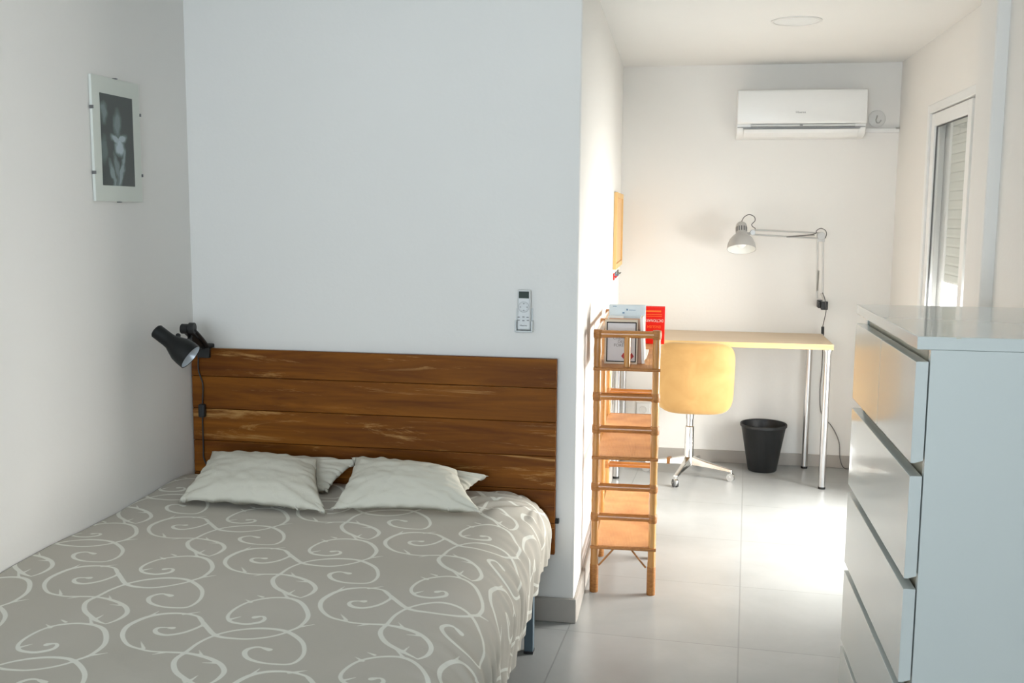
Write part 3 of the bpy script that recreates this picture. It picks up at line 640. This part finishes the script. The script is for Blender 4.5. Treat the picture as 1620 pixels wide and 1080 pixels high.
# ---- desk
dk = thing('desk', 'long pale wood desk on round steel legs against the back wall', 'desk', (.19, 5.90, 0))
DXL, DXR = -.398, .778
tp = obj('tabletop', B(DXL, DXR, 5.642, 6.165, .771, .8005), [M['desk_top'], M['desk_edge']], dk, bevel=.003)
for p in tp.data.polygons:
    if abs(p.normal.z) < .5: p.material_index = 1
for x, y in ((.752, 5.672), (.708, 6.135), (-.376, 5.675), (-.372, 6.125)):
    bm = bmesh.new(); cyl(bm, (x, y, .012), (x, y, .762), .0185, seg=28); l = obj('leg', bm, M['steel_leg'], dk)
    bm = bmesh.new(); cyl(bm, (x, y, 0), (x, y, .0125), .0195, seg=24); obj('foot', bm, M['black_plastic'], l)
    bm = bmesh.new(); cyl(bm, (x, y, .762), (x, y, .7712), .036 if x < .74 and x > -.37 else .025, seg=24); obj('mounting_plate', bm, M['steel_leg'], l)
# ---- swivel chair
ch = thing('swivel_chair', 'mustard velvet swivel chair with a chrome four-star base, tucked at the desk', 'chair', (.03, 5.80, 0))
def shell(cx, cz, y0, hw, hh, layers, curve, n=4.2, seg=72, taper=0):
    bm = bmesh.new(); rings = []
    for sc_, yo in layers:
        if sc_ == 0: rings.append([bm.verts.new((cx, y0+yo, cz))]); continue
        ring_ = []
        for i in range(seg):
            a = 2*math.pi*i/seg; c_, s_ = math.cos(a), math.sin(a)
            x = math.copysign(abs(c_)**(2/n), c_)*sc_; z = math.copysign(abs(s_)**(2/n), s_)*sc_
            X = cx+x*(hw*(1+taper*z)); Z = cz+z*hh
            ring_.append(bm.verts.new((X, y0+yo+curve*(x*x), Z)))
        rings.append(ring_)
    for A, Bq in zip(rings, rings[1:]):
        for i in range(seg):
            j = (i+1) % seg
            if len(A) == 1: bm.faces.new((A[0], Bq[i], Bq[j]))
            elif len(Bq) == 1: bm.faces.new((A[i], A[j], Bq[0]))
            else: bm.faces.new((A[i], A[j], Bq[j], Bq[i]))
    return bm
bk = obj('backrest', shell(.052, .609, 5.49, .208, .196, [(0, .002), (.3, .001), (.6, 0), (.82, .002), (.93, .007), (.98, .018), (1, .036), (.985, .052), (.94, .062), (.86, .067), (.6, .069), (.3, .071), (0, .072)], .048, n=5.2, taper=.02), M['mustard'], ch)
seatbm = shell(.045, 0, 0, .205, .205, [(0, .415), (.6, .415), (.92, .420), (1, .445), (.98, .48), (.9, .492), (.6, .498), (0, .50)], 0, n=3.6)
seatbm.transform(Matrix(((1, 0, 0, 0), (0, 0, 1, 5.775), (0, 1, 0, 0), (0, 0, 0, 1)))); obj('seat', seatbm, M['mustard'], ch)
bm = bmesh.new(); lathe(bm, [(.0195, .29), (.0195, .335), (.022, .337), (.022, .418)], (.03, 5.80, 0), seg=28); obj('collar', bm, M['steel_leg'], ch)
bm = bmesh.new(); lathe(bm, [(.030, .070), (.030, .105), (.026, .110), (.0255, .292), (.021, .296)], (.03, 5.80, 0), seg=32); obj('column', bm, M['chrome'], ch)
for k, (x, y) in enumerate(((-.041, 5.549), (.266, 5.735), (.090, 6.050), (-.212, 5.868))):
    e = Vector((x, y, 0)); c0 = Vector((.03, 5.80, 0)); d = (e-c0).normalized(); s_ = Vector((-d.y, d.x, 0)); bm = bmesh.new(); prs = []
    for t, hw, zt, zb in ((.016, .022, .120, .072), (.10, .018, .098, .066), ((e-c0).length+.004, .0125, .066, .052)):
        o_ = c0+d*t; prs.append([bm.verts.new(o_+s_*hw+Vector((0, 0, zb))), bm.verts.new(o_-s_*hw+Vector((0, 0, zb))), bm.verts.new(o_-s_*hw*.7+Vector((0, 0, zt))), bm.verts.new(o_+s_*hw*.7+Vector((0, 0, zt)))])
    for A, Bq in zip(prs, prs[1:]):
        for i in range(4): bm.faces.new((A[i], A[(i+1) % 4], Bq[(i+1) % 4], Bq[i]))
    bm.faces.new(prs[0]); bm.faces.new(prs[-1]); arm = obj('base_arm', bm, M['chrome'], ch, bevel=.003)
    if k == 3:
        q = c0+d*.115
        bm = bmesh.new(); vs = box(bm, q.x-.009, q.x+.009, q.y-.0185, q.y+.0185, .064, .1005, rot=math.atan2(d.y, d.x), piv=(q.x, q.y, 0)); o_ = obj('arm_band', bm, M['binding'], arm); o_['label'] = 'brown band'
    ca = math.radians((20, 65, -30, 80)[k]); wd = Vector((math.cos(ca), math.sin(ca), 0))
    bm = bmesh.new(); cyl(bm, e+Vector((0, 0, .04)), e+Vector((0, 0, .058)), .006); 
    hd_ = bmesh.new(); lathe(hd_, [(0, -.014), (.014, -.0125), (.0205, -.008), (.0225, 0), (.0205, .008), (.014, .0125), (0, .014)], e+Vector((0, 0, .0255)), wd, 24, cap=False)
    cs = obj('caster', hd_, M['chrome'], ch); obj('caster_stem', bm, M['chrome'], cs)
    bm = bmesh.new()
    for q in (-1, 1): cyl(bm, e+wd*(q*.006)+Vector((0, 0, .0222)), e+wd*(q*.0135)+Vector((0, 0, .0222)), .0222, seg=24)
    obj('caster_wheel', bm, M['gasket'] if k in (0, 2) else M['steel_leg'], cs)

# ---- waste bin
wb = thing('waste_bin', 'black plastic waste bin on the floor under the desk', 'bin', (.457, 6.02, 0))
bm = bmesh.new(); lathe(bm, [(0, 0), (.078, 0), (.082, .004), (.1265, .258), (.1305, .262), (.1325, .268), (.1325, .277), (.1305, .279), (.1275, .276), (.1235, .262), (.078, .008), (0, .007)], (.457, 6.035, 0), seg=56, cap=False); obj('bin_body', bm, M['basket'], wb)
bm = bmesh.new(); lathe(bm, [(.1312, .2625), (.1340, .2640), (.1345, .277), (.1315, .2805), (.1268, .277), (.1255, .268)], (.457, 6.035, 0), seg=56, cap=False); obj('rim', bm, M['basket'], wb)

# ---- wall-mounted work lamp
dl = thing('desk_lamp', 'silver-grey jointed work lamp fixed to the wall above the desk', 'lamp', (.766, YB, .975))
bm = bmesh.new(); box(bm, .745, .787, 6.12, YB-.0005, .955, .998); box(bm, .738, .752, 6.05, 6.13, .962, .990); cyl(bm, (.766, 6.05, .976), (.766, 6.13, .976), .011); box(bm, .752, .790, 6.040, 6.062, .952, 1.000); obj('wall_bracket', bm, M['black_plastic'], dl, bevel=.003)
LY = 6.052
el = Vector((.728, LY, 1.372))
for nm, pts, r in (('lower_arm', [(.761, LY, 1.02), (.748, LY, 1.352)], .0052), ('lower_arm', [(.729, LY+.012, 1.015), (.719, LY+.012, 1.35)], .0052)):
    obj(nm, T(pts, r), M['lamp_grey'], dl)
obj('joint', T([(.766, LY, .99), (.768, LY, 1.015), (.752, LY, 1.045)], .008, smooth=4), M['lamp_grey'], dl)
for pts in ([(.735, LY, 1.388), (.365, LY, 1.402)], [(.715, LY, 1.358), (.355, LY, 1.376)]): obj('upper_arm', T(pts, .005), M['lamp_grey'], dl)
bm = bmesh.new(); cyl(bm, (.736, LY-.016, 1.372), (.736, LY+.018, 1.372), .023); box(bm, .716, .758, LY-.006, LY+.006, 1.340, 1.375); obj('elbow_joint', bm, M['lamp_grey'], dl, bevel=.002)
bm = bmesh.new(); cyl(bm, (.356, LY-.014, 1.388), (.356, LY+.014, 1.388), .016); tube(bm, [(.356, LY, 1.384), (.315, LY-.006, 1.380)], .008); obj('head_joint', bm, M['lamp_grey'], dl, bevel=.002)
def spring(a, b, r, turns):
    a, b = Vector(a), Vector(b); d, u, v = frame_of(b-a); L = (b-a).length; n = turns*9
    return [a+d*(L*i/n)+(u*math.cos(2*math.pi*i/9)+v*math.sin(2*math.pi*i/9))*r for i in range(n+1)]
bm = bmesh.new(); tube(bm, spring((.731, LY, 1.175), (.728, LY, 1.06), .0048, 30), .0013, 5); obj('spring', bm, M['hook'], dl)
bm = bmesh.new(); tube(bm, spring((.70, LY, 1.376), (.545, LY, 1.366), .004, 36), .0012, 5); obj('spring', bm, M['hook'], dl)
hx = Vector((.290, LY-.012, 1.445)); dn = Vector((0.015, -.40, -1)).normalized()
bm = bmesh.new(); lathe(bm, [(0, -.002), (.016, 0), (.026, .008), (.031, .020), (.0315, .068), (.036, .074), (.050, .086), (.066, .106), (.077, .132), (.0815, .158), (.0818, .164), (.0795, .164), (.075, .134), (.064, .110), (.048, .092), (.030, .080), (0, .078)], hx, dn, 48, cap=False)
hd = obj('lamp_shade', bm, M['lamp_grey'], dl)
bm = bmesh.new(); lathe(bm, [(.0792, .1635), (.0742, .134), (.063, .111), (.047, .0932), (.030, .0812), (0, .0795)], hx, dn, 40, cap=False); obj('shade_lining', bm, M['lamp_white'], hd)
bm = bmesh.new(); lathe(bm, [(0, .080), (.014, .082), (.015, .096), (.026, .112), (.030, .126), (.025, .144), (.012, .154), (0, .156)], hx, dn, 28, cap=False); obj('light_bulb', bm, M['bulb'], hd)
a_, u_, v_ = frame_of(dn); bm = bmesh.new()
for i in range(14):
    an = 2*math.pi*i/14; rd_ = u_*math.cos(an)+v_*math.sin(an); tg = -u_*math.sin(an)+v_*math.cos(an)
    p0 = hx+rd_*.0318; q = [p0+dn*.030-tg*.0025, p0+dn*.030+tg*.0025, p0+dn*.058+tg*.0025, p0+dn*.058-tg*.0025]
    lo_ = [bm.verts.new(p-rd_*.001) for p in q]; hi_ = [bm.verts.new(p+rd_*.0006) for p in q]
    bm.faces.new(hi_)
    for j in range(4): bm.faces.new((lo_[j], lo_[(j+1) % 4], hi_[(j+1) % 4], hi_[j]))
obj('vent_slots', bm, M['dark_mark'], hd)
CR = .0024
obj('cord', T([hx+Vector((0, 0, .002)), (.305, LY, 1.475), (.332, LY, 1.490), (.361, LY, 1.478), (.366, LY, 1.455), (.350, LY, 1.436), (.352, LY, 1.424), (.368, LY, 1.412), (.372, LY, 1.400)], CR, 8, 6), M['cord'], dl)
obj('cord', T([(.545, LY-.008, 1.364), (.62, LY-.008, 1.372), (.70, LY-.01, 1.384), (.708, LY-.018, 1.402), (.730, LY-.02, 1.415), (.755, LY-.018, 1.405), (.764, LY-.01, 1.385), (.760, LY-.006, 1.36)], CR, 8, 6), M['cord'], dl)
obj('cord', T([(.757, LY-.006, 1.05), (.768, LY-.02, 1.02), (.776, LY-.024, .985), (.779, LY-.02, .94), (.773, LY+.02, .87), (.774, 6.10, .845)], CR, 8, 6), M['cord'], dl)
obj('inline_switch', CY((.775, 6.10, .808), (.774, 6.10, .850), .0085), M['black_plastic'], dl, bevel=.003)
obj('cord', T([(.775, 6.10, .808), (.785, 6.13, .800), (.789, 6.175, .79), (.79, 6.18, .60), (.785, 6.18, .45), (.80, 6.18, .32), (.86, 6.178, .25), (.905, 6.172, .16), (.915, 6.165, .06), (.94, 6.155, .006), (1.0, 6.15, .004), (1.10, 6.14, .004)], CR, 8, 6), M['cord'], dl)

# ---- air conditioner
ac = thing('air_conditioner', 'white split air conditioner mounted high on the back wall', 'air conditioner', (.60, YB, 2.0))
AX0, AX1 = .245, .945
def extr(prof, x0, x1):
    bm = bmesh.new(); a = [bm.verts.new((x0, y, z)) for y, z in prof]; b_ = [bm.verts.new((x1, y, z)) for y, z in prof]; n = len(prof)
    bm.faces.new(a); bm.faces.new(b_[::-1])
    for i in range(n): bm.faces.new((a[i], a[(i+1) % n], b_[(i+1) % n], b_[i]))
    return bm
obj('body', extr([(YB-.0005, 2.186), (6.045, 2.188), (6.012, 2.182), (6.008, 1.985), (6.012, 1.968), (6.028, 1.944), (6.055, 1.930), (6.10, 1.922), (YB-.0005, 1.922)], AX0, AX1), M['white_plastic'], ac, bevel=.003)
obj('front_panel', extr([(6.008, 2.184), (5.998, 2.180), (5.992, 2.168), (5.986, 2.10), (5.985, 2.006), (5.992, 1.996), (6.008, 1.994)], AX0+.001, AX1-.001), M['white_plastic'], ac, bevel=.002)
obj('trim_strip', extr([(6.008, 1.993), (5.991, 1.992), (5.994, 1.981), (6.008, 1.980)], .322, .885), M['ac_strip'], ac)
obj('status_display', B(.588, .604, 5.9895, 5.9925, 1.983, 1.9905), M['grey_mark'], ac)
obj('seam', extr([(6.009, 1.979), (6.003, 1.979), (6.003, 1.976), (6.009, 1.976)], AX0+.003, AX1-.003), M['grey_mark'], ac)
obj('air_flap', extr([(6.007, 1.968), (6.001, 1.966), (6.008, 1.946), (6.030, 1.930), (6.046, 1.924), (6.048, 1.929), (6.026, 1.944), (6.012, 1.956)], .285, .905), M['white_plastic'], ac, bevel=.001)
obj('flap_gap', extr([(6.0095, 1.9725), (6.004, 1.9715), (6.004, 1.9685), (6.0095, 1.969)], .280, .915), M['grey_mark'], ac)
text('lettering', 'Hisense', .017, M['grey_mark'], ac, (.590, 5.9848, 2.057), (1, 0, 0), (0, 0, 1), .0004)
pi_ = thing('pipe_conduit', 'short pale conduit running from the air conditioner to the right wall', 'conduit', (1.05, YB, 1.97))
obj('duct', B(.946, XR-.001, YB-.026, YB-.0005, 1.958, 1.982), M['white_plastic'], pi_, bevel=.003)
obj('end_cap', B(XR-.022, XR-.0008, YB-.029, YB-.0004, 1.976, 1.986), M['hook'], pi_, bevel=.002)
hk = thing('wall_hook', 'grey metal hook on a round plate beside the air conditioner', 'hook', (1.035, YB, 2.035))
bm = bmesh.new(); lathe(bm, [(0, .0085), (.032, .008), (.046, .004), (.048, 0), (.0, 0)], (1.030, YB-.0003, 2.035), (0, -1, 0), 40, cap=False); obj('plate', bm, M['light_ring'], hk)
obj('hook', T([(1.030, YB-.010, 2.052), (1.026, YB-.022, 2.040), (1.021, YB-.028, 2.026), (1.026, YB-.030, 2.012), (1.036, YB-.032, 2.010), (1.045, YB-.034, 2.019), (1.047, YB-.035, 2.027)], .0030, 10, 6), M['hook'], hk)

# ---- ceiling light
cl = thing('ceiling_light', 'flush round white downlight in the study ceiling', 'ceiling light', (.443, 4.85, ZC))
bm = bmesh.new(); lathe(bm, [(.112, 0), (.112, .004), (.108, .006), (.100, .005), (.098, .001)], (.443, 4.85, ZC), (0, 0, -1), 56); obj('ring', bm, M['light_ring'], cl)
bm = bmesh.new(); lathe(bm, [(0, .0025), (.098, .0025), (.098, .0005), (0, .0005)], (.443, 4.85, ZC), (0, 0, -1), 56, cap=False); obj('diffuser', bm, M['white_plastic'], cl)

# ---- notice board and the three small hooks under it (on the partition's side face)
sx = lambda y: XS0+(XS1-XS0)*(y-YP)/(YB-YP)
th_s = math.atan2(XS1-XS0, YB-YP)
def onside(bm, x):      # built flat at X=0 facing +X, then laid on the slightly angled face
    bm.transform(Matrix.Translation((XS0, YP, 0)) @ Matrix.Rotation(math.atan2(-(XS1-XS0), YB-YP), 4, 'Z') @ Matrix.Translation((0, -YP, 0))); return bm
cb = thing('cork_board', 'cork notice board in a pale wood frame on the partition side wall', 'notice board', (sx(5.82), 5.82, 1.39))
obj('cork', onside(B(.001, .010, 5.53, 6.115, 1.215, 1.580), 0), M['cork'], cb)
bm = bmesh.new(); box(bm, .001, .018, 5.505, 5.535, 1.190, 1.603); box(bm, .001, .018, 6.110, 6.14, 1.190, 1.603); box(bm, .001, .018, 5.535, 6.110, 1.575, 1.603); box(bm, .001, .018, 5.535, 6.110, 1.190, 1.218); obj('board_frame', onside(bm, 0), M['pine'], cb, bevel=.002)
for y, mt_, lab in ((5.58, 'magnet_red', 'tiny red wall hook, nearest of the three under the cork board'), (5.76, 'magnet_blue', 'tiny blue-grey wall hook, middle one under the cork board'), (5.95, 'magnet_grey', 'tiny dark grey wall hook, farthest of the three under the cork board')):
    h = thing('key_hook', lab, 'hook', (sx(y), y, 1.15), 'small hooks under the cork board')
    obj('plate', onside(B(.0008, .006, y-.035, y+.035, 1.130, 1.166), 0), M[mt_], h, bevel=.002)
    obj('peg', onside(T([(.005, y, 1.150), (.016, y, 1.146), (.020, y, 1.153)], .004), 0), M[mt_], h)

# ---- socket
so = thing('wall_socket', 'white power socket on the back wall behind the shelf', 'socket', (-.250, YB, .305))
obj('plate', B(-.291, -.209, YB-.009, YB-.0004, .264, .346), M['white_plastic'], so, bevel=.003)
bm = bmesh.new(); lathe(bm, [(.023, 0), (.023, .003), (.019, .003), (.018, .0005), (0, .0005)], (-.250, YB-.009, .305), (0, -1, 0), 32, cap=False); obj('socket_well', bm, M['light_ring'], so)

# ================================================================== DRESSER
dr = thing('dresser', 'tall glossy white chest of six drawers against the right wall', 'dresser', (.719, 2.65, 0))
QX, QY0, QY1 = .479, 2.25, 3.05
obj('top', B(QX, .961, QY0-.001, QY1+.001, 1.2035, 1.231), M['lacquer'], dr, bevel=.0015)
obj('side_panel', B(QX+.0285, .960, QY0, QY0+.018, 0, 1.203), M['lacquer'], dr, bevel=.001)
obj('side_panel', B(QX+.0285, .960, QY1-.018, QY1, 0, 1.203), M['lacquer'], dr, bevel=.001)
bm = bmesh.new(); box(bm, QX+.034, QX+.048, QY0+.018, QY1-.018, .02, 1.203); box(bm, .950, .960, QY0+.018, QY1-.018, 0, 1.203); obj('inner_frame', bm, M['recess'], dr)
def drawer(y0, y1, z0, z1):
    pr = [(QX, z0), (QX, z1), (QX+.004, z1+.001), (QX+.0255, z1+.001), (QX+.0255, z0+.006), (QX+.008, z0)]
    bm = bmesh.new(); a = [bm.verts.new((x, y0, z)) for x, z in pr]; b_ = [bm.verts.new((x, y1, z)) for x, z in pr]; n = len(pr)
    bm.faces.new(a); bm.faces.new(b_[::-1])
    for i in range(n): bm.faces.new((a[i], a[(i+1) % n], b_[(i+1) % n], b_[i]))
    d = obj('drawer', bm, M['lacquer'], dr, bevel=.001)
    obj('drawer_box', B(QX+.049, .930, y0+.03, y1-.03, z0+.02, z1-.03), M['recess'], d)
drawer(2.2505, 2.6535, .958, 1.1765); drawer(2.6565, 3.0495, .958, 1.1765)
for z0, z1 in ((.702, .929), (.466, .678), (.228, .440), (.012, .205)): drawer(2.2505, 3.0495, z0, z1)
obj('cam_cover', B(.556, .566, 2.2478, 2.2502, 1.2285, 1.2305), M['recess'], dr)
